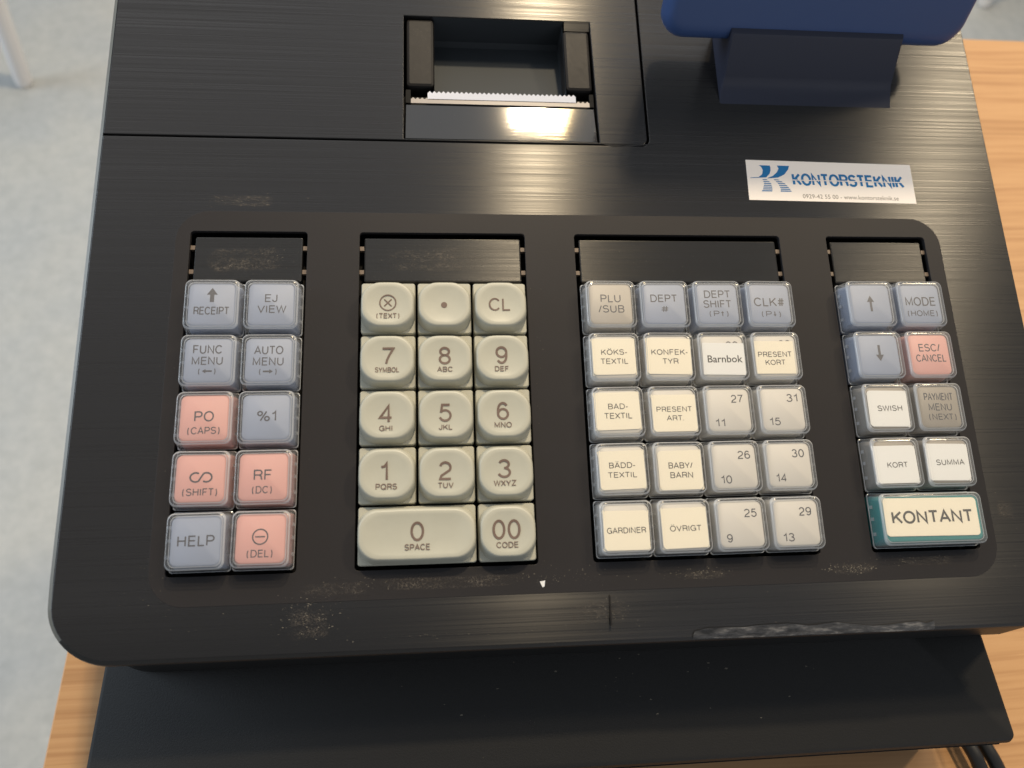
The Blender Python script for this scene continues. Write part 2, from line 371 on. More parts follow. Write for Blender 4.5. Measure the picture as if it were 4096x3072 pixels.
# ================================================================== SETTING
fl = obj('floor', mesh('floor', [(-6000, -4000, 0), (6000, -4000, 0), (6000, 8000, 0), (-6000, 8000, 0)], [(0, 1, 2, 3)], M_FLOOR)); tag(fl, kind='structure')

# wooden counter top
ct = empty('wooden_counter', loc=(0.16, 0.15, 0)); tag(ct, 'light beech laminate counter carrying the black cash register', 'counter')
cx0, cx1, cy0, cy1 = -0.130-0.16, 0.95-0.16, -0.16-0.15, 0.432-0.15
def slab():
    V, F, I = loft([(722, shift(rrect((cx1-cx0)*1000, (cy1-cy0)*1000, 4, 3), (cx0+cx1)*500, (cy0+cy1)*500)),
                    (749.2, shift(rrect((cx1-cx0)*1000, (cy1-cy0)*1000, 4, 3), (cx0+cx1)*500, (cy0+cy1)*500)),
                    (750, shift(rrect((cx1-cx0)*1000-1.6, (cy1-cy0)*1000-1.6, 3.2, 3), (cx0+cx1)*500, (cy0+cy1)*500))], True, True, [1, 1, 0])
    return mesh('counter_top', V, F, [M_WOOD, M_WEDGE], I)
obj('counter_top', slab(), ct)
for lx, ly in ((cx0+.06, cy0+.06), (cx1-.06, cy0+.06), (cx0+.06, cy1-.06), (cx1-.06, cy1-.06)):
    obj('leg', box('leg', -20, 20, -20, 20, 0, 721, M_LEG, 3), ct, (lx, ly, 0))

def chair(foot, lean, sgn, label):
    e = empty('white_chair', loc=(foot[0], foot[1], 0)); tag(e, label, 'chair', 'white chairs standing on the floor')
    for k, (dx, dy) in enumerate(((0, 0), (sgn*.40, 0), (0, .40), (sgn*.40, .40))):
        sxx = -sgn*1 if dx == 0 else sgn*1
        lx = lean[0]*(1 if dx == 0 else -1); ly = lean[1]*(1 if dy == 0 else -1)
        rings = []
        for z, r in ((0, 13), (3, 15), (12, 16), (450, 18)):
            ox, oy = lx*z, ly*z
            rings.append((z, [(ox+r*math.cos(2*math.pi*i/16), oy+r*math.sin(2*math.pi*i/16)) for i in range(16)]))
        V, F, I = loft(rings, True, True); obj('leg', mesh('leg', V, F, M_LEG), e, (dx, dy, 0))
    obj('seat', box('seat', -210, 210, -210, 210, 450, 470, M_LEG, 8), e, (sgn*.2, .2, 0))
    obj('backrest', box('backrest', -200, 200, -10, 10, 470, 820, M_LEG, 8), e, (sgn*.2, .395, 0))
chair((-0.774, 1.215), (0.178, 0.029), -1, 'white chair with one slim round leg showing on the grey floor at far left')
chair((1.378, 1.582), (-0.15, 0.02), 1, 'white chair whose leg tip just shows on the floor behind the right of the counter')

# ================================================================== CASH DRAWER
dr = empty('cash_drawer', loc=(0.072, 0.18, TABLE_Z)); tag(dr, 'flat black metal cash drawer under the register, on the wooden counter', 'cash drawer')
def drawer_case():
    R = []
    for z, ins, r in ((4, 0, 3), (57.5, 0, 3), (59.3, .7, 2.6), (60, 1.8, 2)): R.append((z, rrect(323.5-2*ins, 429-2*ins, r, 4)))
    V, F, I = loft(R, True, True); return mesh('drawer_case', V, F, M_DRAWER)
obj('drawer_case', drawer_case(), dr)
obj('drawer_front', box('drawer_front', -158, 158, -214.9, -212, 8, 54, M_DRAWER), dr)
obj('lock', mesh('lock', *loft([(0, [(6*math.cos(a*math.pi/8), 6*math.sin(a*math.pi/8)) for a in range(16)]), (3, [(5*math.cos(a*math.pi/8), 5*math.sin(a*math.pi/8)) for a in range(16)])])[:2], M_TEAR), dr, (0, -.217, .03), (math.pi/2, 0, 0))
for fx, fy in ((-140, -195), (140, -195), (-140, 195), (140, 195)):
    obj('rubber_foot', box('rubber_foot', fx-8, fx+8, fy-8, fy+8, 0, 4, M_CABLE), dr)

# ================================================================== CABLES
def tube(name, pts, r, m, parent=None):
    V = []; F = []; n = 12
    for i, p_ in enumerate(pts):
        a = Vector(pts[max(i-1, 0)]); b = Vector(pts[min(i+1, len(pts)-1)]); d = (b-a).normalized()
        s_ = d.cross(Vector((0, 0, 1))).normalized(); u = s_.cross(d)
        for k in range(n):
            q = Vector(p_) + (s_*math.cos(2*math.pi*k/n) + u*math.sin(2*math.pi*k/n))*r; V.append(tuple(q))
    for i in range(len(pts)-1):
        for k in range(n):
            j = (k+1) % n; F.append((i*n+k, i*n+j, (i+1)*n+j, (i+1)*n+k))
    F.append(tuple(range(n-1, -1, -1))); F.append(tuple((len(pts)-1)*n+k for k in range(n)))
    return mesh(name, V, F, m)
def cable(xs, label):
    P0 = [(x_, y_, z_) for x_, y_, z_ in xs]; pts = []
    for i in range(len(P0)-1):
        p0 = Vector(P0[max(i-1, 0)]); p1 = Vector(P0[i]); p2 = Vector(P0[i+1]); p3 = Vector(P0[min(i+2, len(P0)-1)])
        for k in range(8):
            t = k/8; pts.append(tuple(.5*((2*p1)+(p2-p0)*t+(2*p0-5*p1+4*p2-p3)*t*t+(3*p1-p0-3*p2+p3)*t**3)))
    pts.append(P0[-1])
    o = obj('cable', tube('cable', pts, 2.9, M_CABLE)); tag(o, label, 'cable', 'black cables at the drawer corner'); return o
cable([(236, 60, 753), (238, 10, 753.2), (244, -20, 756), (248.5, -36, 759), (251, -46, 758), (258, -80, 753), (268, -158, 753)], 'black cable nearer the drawer corner, lying on the wood')
cable([(243, 60, 753), (247, 10, 753.2), (252, -20, 756), (256.2, -36, 758), (259.5, -46, 757), (268, -80, 753), (282, -158, 753)], 'black cable on the outer right side of its twin, lying on the wood')

# ================================================================== CASH REGISTER
reg = empty('cash_register', M=REG_M); tag(reg, 'black brushed cash register with four blocks of keys and a raised display', 'cash register')
PX_, PY_ = 19.02, 19.0
OFF = {'N': 0.0, 'L': -56.95, 'D': 76.21, 'R': 171.0}
ROWTOP = 95.0
def arc(cx, cy, r, a0, a1, n=8): return [(cx+r*math.cos(math.radians(a0+(a1-a0)*k/n)), cy+r*math.sin(math.radians(a0+(a1-a0)*k/n))) for k in range(n+1)]
YT = 262
face_out = ([(-91.2, 150.25)] + [(-91.2, 150.2)] + arc(-72.0, -7.0, 18.6, 180, 268, 12) + [(242.5, -26.9), (242.5, YT), (106.35, YT)] + [(106.35, 153.6)] + arc(103.2, 153.4, 3.15, 0, -90, 5) )
face_in = ([(-89.7, 150.2)] + arc(-72.0, -7.0, 17.7, 180, 268, 12) + [(242.5, -25.8), (242.5, YT), (106.35, YT)] + [(106.35, 153.6)] + arc(103.2, 153.4, 3.15, 0, -90, 5))
# the overlay window in the face (matte keyboard area)
MX0, MX1, MY0, MY1 = -62.5, 215.3, -9.9, 121.7
ov = shift(rrect(MX1-MX0-2, MY1-MY0-2, 10, 8), (MX0+MX1)/2, (MY0+MY1)/2)
LIP = lambda y: -0.0 if y > -9 else -((-9-y)**2)*0.0085
def make_face():
    me = plate('face_panel', face_in, [ov], -4.0, 0.0, 0.3, [M_BRUSH, M_EDGE])
    bm = bmesh.new(); bm.from_mesh(me)
    for yy in [-5, -8.9, -9.5, -12, -14.5, -17, -19.5, -22, -24.5]:
        bmesh.ops.bisect_plane(bm, geom=bm.verts[:]+bm.edges[:]+bm.faces[:], plane_co=(0, yy, 0), plane_no=(0, 1, 0))
    for v_ in bm.verts: v_.co.z += LIP(v_.co.y)
    for f in bm.faces:
        n_ = f.normal; f.material_index = 0
    bm.to_mesh(me); bm.free(); return finish(me, 8)
obj('face_panel', make_face(), reg)
def make_trim():
    out = [(-91.5, YT), (-91.5, 0)] + arc(-72.0, -7.0, 19.3, 180, 268, 14) + [(243.0, -27.2), (243.0, YT)]
    me = plate('edge_trim', out, [], -7.0, -0.12, 1.7, [M_EDGE, M_HOUSE])
    bm = bmesh.new(); bm.from_mesh(me)
    for yy in [-5, -8.9, -9.5, -12, -14.5, -17, -19.5, -22, -24.5]:
        bmesh.ops.bisect_plane(bm, geom=bm.verts[:]+bm.edges[:]+bm.faces[:], plane_co=(0, yy, 0), plane_no=(0, 1, 0))
    bmesh.ops.delete(bm, geom=[f for f in bm.faces if abs(f.normal.z) > .99], context='FACES')
    for v_ in bm.verts: v_.co.z += LIP(v_.co.y)
    for f in bm.faces: f.material_index = 0 if f.calc_center_median().x < -86 else 1  # left edge takes the daylight grey, the rest stays black
    bm.to_mesh(me); bm.free(); return finish(me, 8)
obj('edge_trim', make_trim(), reg)
# printer cover
RX0, RX1, RY0, RY1 = 14.6, 87.2, 151.4, 204.3
cov_out = [(-89.7, 150.95), (103.4, 150.95)] + arc(102.9, 153.5, 2.6, -90, 0, 5) + [(105.5, YT), (-89.7, YT)]
cov_hole = [(RX0, 151.5), (RX1, 151.5), (RX1-.7, RY1), (RX0, RY1)]
obj('printer_cover', finish(plate('printer_cover', cov_out, [cov_hole], -4.0, 0.0, 0.3, [M_BRUSH]), 8), reg)
# recess of the printer: ramp, pads, chute
def quadstrip(name, prof, x0, x1, m):
    V = []; F = []
    for y, z in prof: V += [(x0, y, z), (x1, y, z)]
    for i in range(len(prof)-1): F.append((2*i, 2*i+1, 2*i+3, 2*i+2))
    return mesh(name, V, F, m, sharp=20)
obj('window_ramp', mesh('window_ramp', *loft([(0, [(15.0, 151.5, -.5), (86.6, 151.5, -.5), (86.3, 166.6, -1.58), (15.2, 166.6, -1.58)]), (0, [(15.3, 151.8, -.2), (86.3, 151.8, -.2), (86.0, 166.3, -1.22), (15.5, 166.3, -1.22)])], True, False)[:2], M_GLOSS, sharp=20), reg)
obj('recess_floor', quadstrip('recess_floor', [(151.4, -3.4), (171.5, -3.8)], RX0-.5, RX1+.5, M_VOID), reg)
for s_, (x0, x1, y1) in enumerate(((15.5, 26.0, 203.9), (75.8, 86.2, 200.9))):
    o = obj('paper_guide', box('paper_guide', x0, x1, 174.2, y1, -9, -1.0, M_PAD, 1.2), reg)
obj('recess_ledge', mesh('recess_ledge', *loft([(0, [(76.5, 201.0, -1.4), (86.3, 201.0, -1.4), (86.3, 204.3, -.1), (76.5, 204.3, -.1)])], True)[:2], M_BRUSH), reg)
obj('paper_chute', quadstrip('paper_chute', [(204.1, 0), (203.8, -13), (202.5, -15), (173, -9)], 25.6, 76.2, M_CAV), reg)
for xx in (25.9, 75.9):
    obj('chute_wall', mesh('chute_wall', [(xx, 172, -12), (xx, 204.2, -16), (xx, 204.2, -1.2), (xx, 172, -1.2)], [(0, 1, 2, 3)], M_CAV), reg)
# tear bar with teeth
def teeth(name, x0, x1, yb, yt, ht, pitch, z0, z1, m, rough=0.0):
    n = int((x1-x0)/pitch); pts = [(x1, yb), (x0, yb)]; top = []
    for k in range(n):
        xa = x0+(x1-x0)*k/n; xb = x0+(x1-x0)*(k+1)/n
        top.append((xa, yt-ht+random.uniform(-rough, rough))); top.append(((xa+xb)/2, yt+random.uniform(-rough, rough)))
    top.append((x1, yt-ht))
    V = []; F = []
    for q in top: V += [(q[0], q[1], z1), (q[0], yb, z1), (q[0], q[1], z0)]
    for i in range(len(top)-1):
        a = 3*i; b = a+3; F.append((a, a+1, b+1, b)); F.append((a+2, a, b, b+2))
    return mesh(name, V, F, m, sharp=10)
obj('tear_bar', teeth('tear_bar', 17.2, 84.6, 167.2, 169.6, 0.8, 1.65, -2.2, -1.2, M_TEAR), reg)
obj('tear_bar_mount', box('tear_bar_mount', 15.3, 17.1, 167.3, 172.8, -3, -1.3, M_VOID), reg)
obj('tear_bar_mount', box('tear_bar_mount', 84.7, 86.3, 167.3, 172.8, -3, -1.3, M_VOID), reg)
rp = obj('receipt_paper', mesh('receipt_paper', *(lambda me_: ([tuple(c*1000 for c in v_.co) for v_ in me_.vertices], [tuple(p_.vertices) for p_ in me_.polygons]))(teeth('tmp', 23.4, 79.4, 168.95, 172.3, 0.85, 1.65, -1.15, -1.02, M_RECEIPT, .08)), M_RECEIPT))
rp.matrix_world = REG_M
tag(rp, 'white receipt paper torn off in small teeth at the printer slot', 'receipt paper')

# matte keyboard overlay with four openings
OPEN = {'L': (-57.6, -18.4), 'N': (-0.6, 57.4), 'D': (75.3, 152.2), 'R': (170.3, 209.2)}
def opening(k):
    a, b = OPEN[k]; return shift(rrect(b-a, 115.0, 1.2, 3), (a+b)/2, (114.1-0.9)/2)
ovin = shift(rrect(MX1-MX0, MY1-MY0, 11, 8), (MX0+MX1)/2, (MY0+MY1)/2)
obj('keyboard_panel', finish(plate('keyboard_panel', ovin, [opening(k) for k in 'LNDR'], -1.6, 0.08, 0.12, [M_MATTE]), 8), reg)
for k in 'LNDR':
    a, b = OPEN[k]; y0, y1 = -0.9, 114.1
    V = [(a-1, y0-1, -1.5), (b+1, y0-1, -1.5), (b+1, y1+1, -1.5), (a-1, y1+1, -1.5), (a-1, y0-1, -9), (b+1, y0-1, -9), (b+1, y1+1, -9), (a-1, y1+1, -9)]
    obj('key_well', mesh('key_well', V, [(4, 5, 6, 7), (0, 4, 7, 3), (1, 2, 6, 5), (0, 1, 5, 4), (3, 7, 6, 2)], M_VOID), reg)
    me = box('blank_plate', a+1.6, b-1.6, 95.9, 112.2, -3.2, -0.45, M_PLATE, 0.5); bpo = obj('blank_plate', me, reg)
    for yy in (108.4, 99.6):
        for xa, xb in ((a+.05, a+1.55), (b-1.55, b-.05)):
            obj('clip', box('clip', xa, xb, yy-.75, yy+.75, -2.6, -0.95, M_CLIP), bpo)

# housing under the face (goes straight down in the world)
def housing():
    up = Vector((0, math.sin(TH), math.cos(TH)))     # world up in face coordinates
    ol = [(-88.6, 262), (-88.6, -5)] + arc(-72.5, -7.5, 15.8, 185, 270, 8) + [(239.5, -24.2), (239.5, 262)]
    V = []; n = len(ol); F = []
    for x, y in ol:
        V.append((x, y, -3.2 + LIP(y)))
    for x, y in ol:
        t_ = Vector((x, y, -3.2)); hw = (REG_M @ (t_*0.001)).z - (DRAWER_Z+0.001)
        q = t_ - up*hw*1000; V.append(tuple(q))
    for i in range(n): F.append((i, n+i, n+(i+1) % n, (i+1) % n))
    return mesh('housing', V, F, M_HOUSE, sharp=25)
obj('housing', housing(), reg)

# ---- display on its foot
def sweep(prof, m, name):   # prof: (y, z, x0, x1)
    V = []; F = []
    for y, z, x0, x1 in prof: yb_ = max(y+.5, 200); V += [(x0, yb_, z-1), (x0, y+.6, z), (x0+.6, y, z), (x1-.6, y, z), (x1, y+.6, z), (x1, yb_, z-1)]
    for i in range(len(prof)-1):
        for k in range(5): F.append((6*i+k, 6*i+k+1, 6*i+k+7, 6*i+k+6))
    return mesh(name, V, F, m, sharp=30)
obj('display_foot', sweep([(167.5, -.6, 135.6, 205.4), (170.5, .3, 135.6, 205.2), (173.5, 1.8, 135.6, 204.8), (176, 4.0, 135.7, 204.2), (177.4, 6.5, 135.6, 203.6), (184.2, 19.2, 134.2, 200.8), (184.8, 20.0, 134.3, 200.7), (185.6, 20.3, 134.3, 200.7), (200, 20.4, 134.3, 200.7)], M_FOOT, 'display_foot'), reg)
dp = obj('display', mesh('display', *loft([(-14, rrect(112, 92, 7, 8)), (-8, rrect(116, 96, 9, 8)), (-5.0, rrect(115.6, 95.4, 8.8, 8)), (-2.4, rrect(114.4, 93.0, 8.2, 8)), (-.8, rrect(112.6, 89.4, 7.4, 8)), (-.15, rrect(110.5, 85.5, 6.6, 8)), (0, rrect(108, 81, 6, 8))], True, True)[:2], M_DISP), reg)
vdir = Vector((0, .45, .893)); ndir = Vector((0, -.893, .45)); org = Vector((167.0, 184.9, 16.4)) + vdir*46
dp.matrix_local = Matrix(((1, 0, 0, org.x*.001), (0, vdir.y, ndir.y, org.y*.001), (0, vdir.z, ndir.z, org.z*.001), (0, 0, 0, 1)))
obj('screen', box('screen', -48, 48, -22, 38, -0.5, 0.35, M_SCREEN, 2), dp)

# ---- sticker
sk_c = (175.8, 136.6)
skV, skF, _ = loft([(0, [(142.6, 128.7, .03), (208.8, 127.95, .03), (208.9, 144.45, .03), (143.0, 145.4, .03)]), (0, [(142.6, 128.7, .14), (208.8, 127.95, .14), (208.9, 144.45, .14), (143.0, 145.4, .14)])], True)
stk = obj('sticker', mesh('sticker', skV, skF, M_STICK, sharp=10), reg); stk['label'] = 'white sticker with a blue striped K logo'
V = []; F = []
def poly(pts, z=.17): b = len(V); V.extend([(x, y, z) for x, y in pts]); F.append(tuple(range(b, b+len(pts))))
b1l = [(147.9, 143.2), (148.8, 142.5), (149.3, 141.1), (148.8, 139.4), (147.3, 138.2), (144.0, 137.95)]
b1r = [(152.2, 143.1), (152.45, 142.2), (152.3, 141.0), (151.8, 139.7), (150.3, 138.1), (144.0, 137.75)]
for i in range(5): poly([b1l[i], b1l[i+1], b1r[i+1], b1r[i]])
b2l = [(155.1, 143.2), (155.6, 141.9), (154.8, 140.4), (153.0, 138.8), (150.7, 137.85)]
b2r = [(159.9, 143.1), (159.3, 141.5), (157.5, 139.4), (154.9, 138.1), (150.7, 137.7)]
for i in range(4): poly([b2l[i], b2l[i+1], b2r[i+1], b2r[i]])
def lerp(tab, y):
    for (x0, y0), (x1, y1) in zip(tab, tab[1:]):
        if y0 >= y >= y1: return x0+(x1-x0)*(y0-y)/(y0-y1)
    return tab[-1][0]
l1a = [(148.7, 137.4), (149.1, 135.4), (148.4, 133.0), (147.6, 132.1)]; l1b = [(150.2, 137.5), (151.9, 135.7), (152.2, 133.5), (151.9, 132.1)]
l2a = [(152.9, 137.5), (154.7, 135.5), (155.4, 133.5), (155.2, 132.1)]; l2b = [(154.6, 137.5), (157.2, 135.8), (159.0, 133.6), (159.6, 132.1)]
for k in range(7):
    yt_ = 137.3 - k*.76; hh_ = .34 + .02*k
    for a_, b_ in ((l1a, l1b), (l2a, l2b)): poly([(lerp(a_, yt_-hh_), yt_-hh_), (lerp(b_, yt_-hh_), yt_-hh_), (lerp(b_, yt_), yt_), (lerp(a_, yt_), yt_)])
obj('logo_print', mesh('logo_print', V, F, M_BLUE, sharp=10), stk)
V = []; F = []; lettering(V, F, 'KONTORSTEKNIK', 182.9, 137.25, 44.6, 5.2, .17, .18, -.06)
me = mesh('name_print', V, F, M_BLUE, sharp=10); me.transform(Matrix.Translation((.1829, .13725, 0)) @ Matrix.Rotation(-.011, 4, 'Z') @ Matrix.Translation((-.1829, -.13725, 0)))
obj('name_print', me, stk)
V = []; F = []; poly([(160.2, 137.0), (205.3, 136.65), (205.3, 137.0), (160.2, 137.35)], .21)
obj('name_print_split', mesh('name_print_split', V, F, M_STICK, sharp=10), stk)
V = []; F = []; font_mesh('0929-42 55 00 - www.kontorsteknik.se', 182.8, 130.3, 38.2, 1.75, .17, V, F)
me = mesh('contact_print', V, F, M_GREYP, sharp=10); me.transform(Matrix.Translation((.1828, .1303, 0)) @ Matrix.Rotation(-.011, 4, 'Z') @ Matrix.Translation((-.1828, -.1303, 0)))
obj('contact_print', me, stk)

# ------------------------------------------------------------------ KEYS
LEG = {
'L00':[('^', -0.03, 3.33, 3.51, 4.94), ('RECEIPT', 0.02, -2.12, 11.3, 2.74)],
'L01':[('EJ', -0.13, 2.24, 3.98, 2.75), ('VIEW', 0.24, -1.6, 9.33, 2.65)],
'L10':[('FUNC', -0.29, 3.69, 9.13, 2.93), ('MENU', -0.22, -0.11, 9.63, 2.72), ('(<)', -0.17, -3.54, 5.37, 1.98)],
'L11':[('AUTO', -0.12, 3.27, 9.26, 2.87), ('MENU', -0.15, -0.55, 9.74, 2.78), ('(>)', -0.12, -3.91, 5.52, 2.0)],
'L20':[('PO', -0.01, 0.51, 6.01, 3.41), ('(CAPS)', 0.07, -4.08, 9.83, 2.33)],
'L21':[('%1', 0.13, 0.36, 6.0, 3.44)],
'L30':[('~', 0.21, 0.35, 6.98, 3.35), ('(SHIFT)', 0.12, -4.2, 10.37, 2.31)],
'L31':[('RF', -0.15, 0.65, 5.6, 3.38), ('(DC)', -0.26, -3.95, 6.0, 2.33)],
'L40':[('HELP', 0.09, 0.11, 11.0, 3.29)],
'L41':[('O-', -0.15, 0.68, 4.89, 4.94), ('(DEL)', -0.06, -4.33, 7.65, 2.3)],
'N00':[('Ox', 0.12, 0.59, 5.72, 5.79), ('(TEXT)', 0.16, -4.03, 7.6, 1.86)],
'N01':[('*', -0.12, -0.2, 2.05, 2.1)],
'N02':[('CL', -0.27, 0.0, 7.47, 4.61)],
'N10':[('7', 0.25, 0.92, 4.24, 5.91), ('SYMBOL', -0.01, -3.75, 7.96, 1.8)],
'N11':[('8', -0.15, 0.96, 4.03, 6.04), ('ABC', -0.11, -3.71, 5.14, 1.81)],
'N12':[('9', -0.26, 1.01, 4.01, 6.09), ('DEF', -0.26, -3.7, 4.67, 1.82)],
'N20':[('4', -0.31, 0.51, 4.42, 6.08), ('GHI', -0.3, -4.22, 4.22, 1.84)],
'N21':[('5', -0.19, 0.6, 4.11, 5.98), ('JKL', -0.14, -4.14, 4.47, 1.82)],
'N22':[('6', -0.38, 0.92, 3.98, 5.99), ('MNO', -0.45, -3.7, 5.66, 1.87)],
'N30':[('1', -0.77, 0.86, 2.46, 6.0), ('PQRS', -0.01, -3.93, 6.7, 1.92)],
'N31':[('2', -0.4, 0.7, 4.11, 6.01), ('TUV', -0.37, -3.94, 5.02, 1.79)],
'N32':[('3', -0.52, 0.95, 4.25, 6.07), ('WXYZ', -0.48, -3.69, 7.25, 1.88)],
'N40':[('0', 0.09, 0.93, 4.26, 6.01), ('SPACE', 0.12, -3.85, 7.96, 1.92)],
'N42':[('00', -0.48, 0.69, 8.93, 6.19), ('CODE', -0.34, -4.07, 7.03, 1.88)],
'D00':[('PLU', 0.06, 2.13, 7.09, 2.84), ('/SUB', 0.1, -1.69, 9.16, 2.73)],
'D01':[('DEPT', -0.04, 2.18, 9.6, 2.77), ('#', 0.01, -1.76, 2.74, 2.38)],
'D02':[('DEPT', 0.29, 3.72, 9.57, 2.8), ('SHIFT', 0.02, 0.06, 10.21, 2.88), ('(P{)', 0.21, -3.46, 6.82, 2.08)],
'D03':[('CLK#', -0.11, 0.79, 11.28, 3.28), ('(P})', 0.18, -3.64, 7.0, 2.09)],
'D10':[('KÖKS-', -0.03, 1.7, 9.03, 1.98), ('TEXTIL', -0.14, -1.51, 9.64, 1.97)],
'D11':[('KONFEK-', 0.21, 1.56, 12.82, 2.0), ('TYR', 0.28, -1.67, 5.65, 1.99)],
'D12':[('Barnbok', 0.61, -1.01, 12.37, 2.59), ('28', 3.61, 3.84, 4.31, 2.98)],
'D13':[('PRESENT', -0.44, 0.52, 12.15, 1.94), ('KORT', -0.58, -2.37, 7.2, 1.89), ('32', 3.62, 4.12, 4.29, 3.1)],
'D20':[('BAD-', 0.0, 1.82, 6.71, 1.93), ('TEXTIL', -0.13, -1.37, 9.56, 2.0)],
'D21':[('PRESENT', 0.02, 0.55, 12.25, 1.83), ('ART.', 0.09, -2.47, 5.93, 1.82)],
'D22':[('27', 3.26, 3.89, 4.13, 2.77), ('11', -3.47, -4.36, 3.33, 2.64)],
'D23':[('31', 3.73, 3.94, 3.91, 2.8), ('15', -3.23, -4.18, 3.9, 2.67)],
'D30':[('BÄDD-', -0.02, 1.17, 8.73, 1.89), ('TEXTIL', -0.12, -1.96, 9.72, 1.85)],
'D31':[('BABY/', 0.51, 0.7, 8.17, 1.99), ('BARN', 0.6, -2.47, 7.62, 1.97)],
'D32':[('26', 3.52, 3.71, 4.29, 2.74), ('10', -3.31, -4.32, 3.77, 2.73)],
'D33':[('30', 3.37, 3.87, 4.27, 2.81), ('14', -3.31, -4.23, 3.63, 2.72)],
'D40':[('GARDINER', -0.18, -0.86, 12.82, 1.89)],
'D41':[('ÖVRIGT', 0.3, -0.71, 10.48, 1.87)],
'D42':[('25', 3.54, 3.57, 4.21, 2.71), ('9', -4.31, -4.32, 1.92, 2.69)],
'D43':[('29', 3.23, 3.62, 4.19, 2.78), ('13', -3.32, -4.58, 3.83, 2.72)],
'R00':[('{', 0.12, 0.16, 2.68, 5.99)],
'R01':[('MODE', 0.1, 1.02, 11.45, 3.35), ('(HOME)', 0.21, -3.46, 11.29, 2.23)],
'R10':[('}', 0.38, 0.71, 2.93, 5.9)],
'R11':[('ESC/', 0.26, 2.57, 8.14, 2.82), ('CANCEL', 0.28, -1.26, 11.38, 2.69)],
'R20':[('SWISH', 0.65, -0.19, 9.04, 2.0)],
'R21':[('PAYMENT', 0.32, 3.7, 10.77, 2.69), ('MENU', 0.4, -0.01, 8.58, 2.55), ('(NEXT)', 0.73, -3.46, 10.11, 2.16)],
'R30':[('KORT', 0.15, -0.86, 7.43, 1.92)],
'R31':[('SUMMA', 0.29, -0.32, 10.27, 1.98)],
'R40':[('KONTANT', 0.05, 0.56, 29.04, 4.3)],

}
PAP = {
'D10':(-7.65,-6.17,7.22,6.42),
'D11':(-8.02,-6.25,7.70,6.45),
'D12':(-7.21,-6.61,7.64,4.73),
'D13':(-7.66,-6.40,6.50,5.29),
'D20':(-7.96,-6.08,7.41,6.60),
'D21':(-7.72,-7.03,7.56,5.57),
'D30':(-7.74,-6.64,7.51,5.96),
'D31':(-6.99,-7.25,7.75,5.66),
'D40':(-7.69,-7.08,7.30,5.40),
'D41':(-7.61,-6.96,7.57,5.86),
'R20':(-7.11,-6.61,7.36,6.06),
'R30':(-8.04,-7.04,7.23,5.73),
'R31':(-8.03,-6.52,7.10,6.05),
'R40':(-17.17,-5.93,16.73,7.20),

}
def number_key_mesh(wmm):
    w0 = wmm-.85; dw = wmm-19
    R = [(-5, rrect(w0, 18.15, .9, 8)), (1.0, rrect(w0, 18.15, .9, 8)), (1.35, rrect(w0-.5, 17.65, .8, 8))]
    V, F, I = loft(R, True)
    def S(z, w_, h_, r, dy=0, b=.35): return (z, shift(rrect(w_+dw, h_, r, 8, b), 0, dy))
    R2 = [S(1.2, 17.4, 16.9, 5.0, -.1), S(2.6, 17.4, 16.5, 5.3), S(4.4, 17.0, 15.4, 5.5, .05), S(5.1, 16.6, 15.0, 5.6, .05), S(5.5, 16.0, 14.3, 5.4, .05), S(5.62, 15.3, 13.6, 5.2, .05), S(5.45, 13.0, 11.5, 5.0, .05), S(5.15, 8, 7.5, 3.4), S(5.05, 3, 3, 1.4)]
    V2, F2, I2 = loft(R2, True); b = len(V)
    return mesh('number_key', V+V2, F+[tuple(i+b for i in f) for f in F2], M_NKEY, sharp=40)
def colour_key_mesh(wmm, m):
    dw = wmm-19
    R = [(-5, rrect(16.7+dw, 16.7, 1.2, 6)), (-1.0, rrect(16.6+dw, 16.6, 1.2, 6)), (4.6, rrect(15.0+dw, 14.8, 1.9, 6)), (5.0, rrect(14.7+dw, 14.5, 1.9, 6)), (5.15, rrect(14.2+dw, 14.0, 1.8, 6))]
    V, F, I = loft(R, True); return mesh('function_key', V, F, m, sharp=40)
def cover_mesh(wmm):
    dw = wmm-19
    R = [(-.9, rrect(18.35+dw, 18.3, 1.0, 6)), (-.75, rrect(18.6+dw, 18.5, 1.0, 6)), (-.35, rrect(18.6+dw, 18.5, 1.0, 6)), (-.2, rrect(18.2+dw, 18.1, 1.1, 6)), (5.35, rrect(17.4+dw, 17.0, 2.0, 6)), (5.85, rrect(17.1+dw, 16.7, 2.1, 6)), (6.12, rrect(16.6+dw, 16.2, 2.1, 6)), (6.25, rrect(15.9+dw, 15.5, 1.9, 6)), (6.3, rrect(14.9+dw, 14.5, 1.7, 6))]
    V, F, I = loft(R, True, False, [1, 1, 1, 2, 1, 1, 2, 2, 0])
    # inner cavity wall; the highlight on its arris is painted milky white
    b = len(V); Vi, Fi, Ii = loft([(-.6, rrect(17.2+dw, 17.1, .9, 6)), (5.0, rrect(15.7+dw, 15.4, 1.8, 6)), (5.55, rrect(15.4+dw, 15.1, 1.8, 6)), (5.6, rrect(15.05+dw, 14.75, 1.8, 6))], False, False, [2, 1, 1])
    V += Vi; F += [tuple(i+b for i in f) for f in Fi]; I += Ii
    # moulded latch ticks low on the side walls
    for sx_ in (-1, 1):
        for yy in (-4.5, 0.5, 4.5):
            b = len(V); x_ = sx_*(18.2+dw)/2; xi = x_-sx_*.9
            V += [(x_, yy-.55, .1), (x_, yy+.55, .1), (x_-sx_*.28, yy+.55, 1.5), (x_-sx_*.28, yy-.55, 1.5), (xi, yy-.55, .1), (xi, yy+.55, .1)]
            F += [(b, b+1, b+2, b+3), (b+4, b+5, b+2, b+3)]; I += [1, 1]
    return mesh('clear_cover', V, F, [M_CTOP, M_CEDGE, M_CSIDE], I, sharp=50)
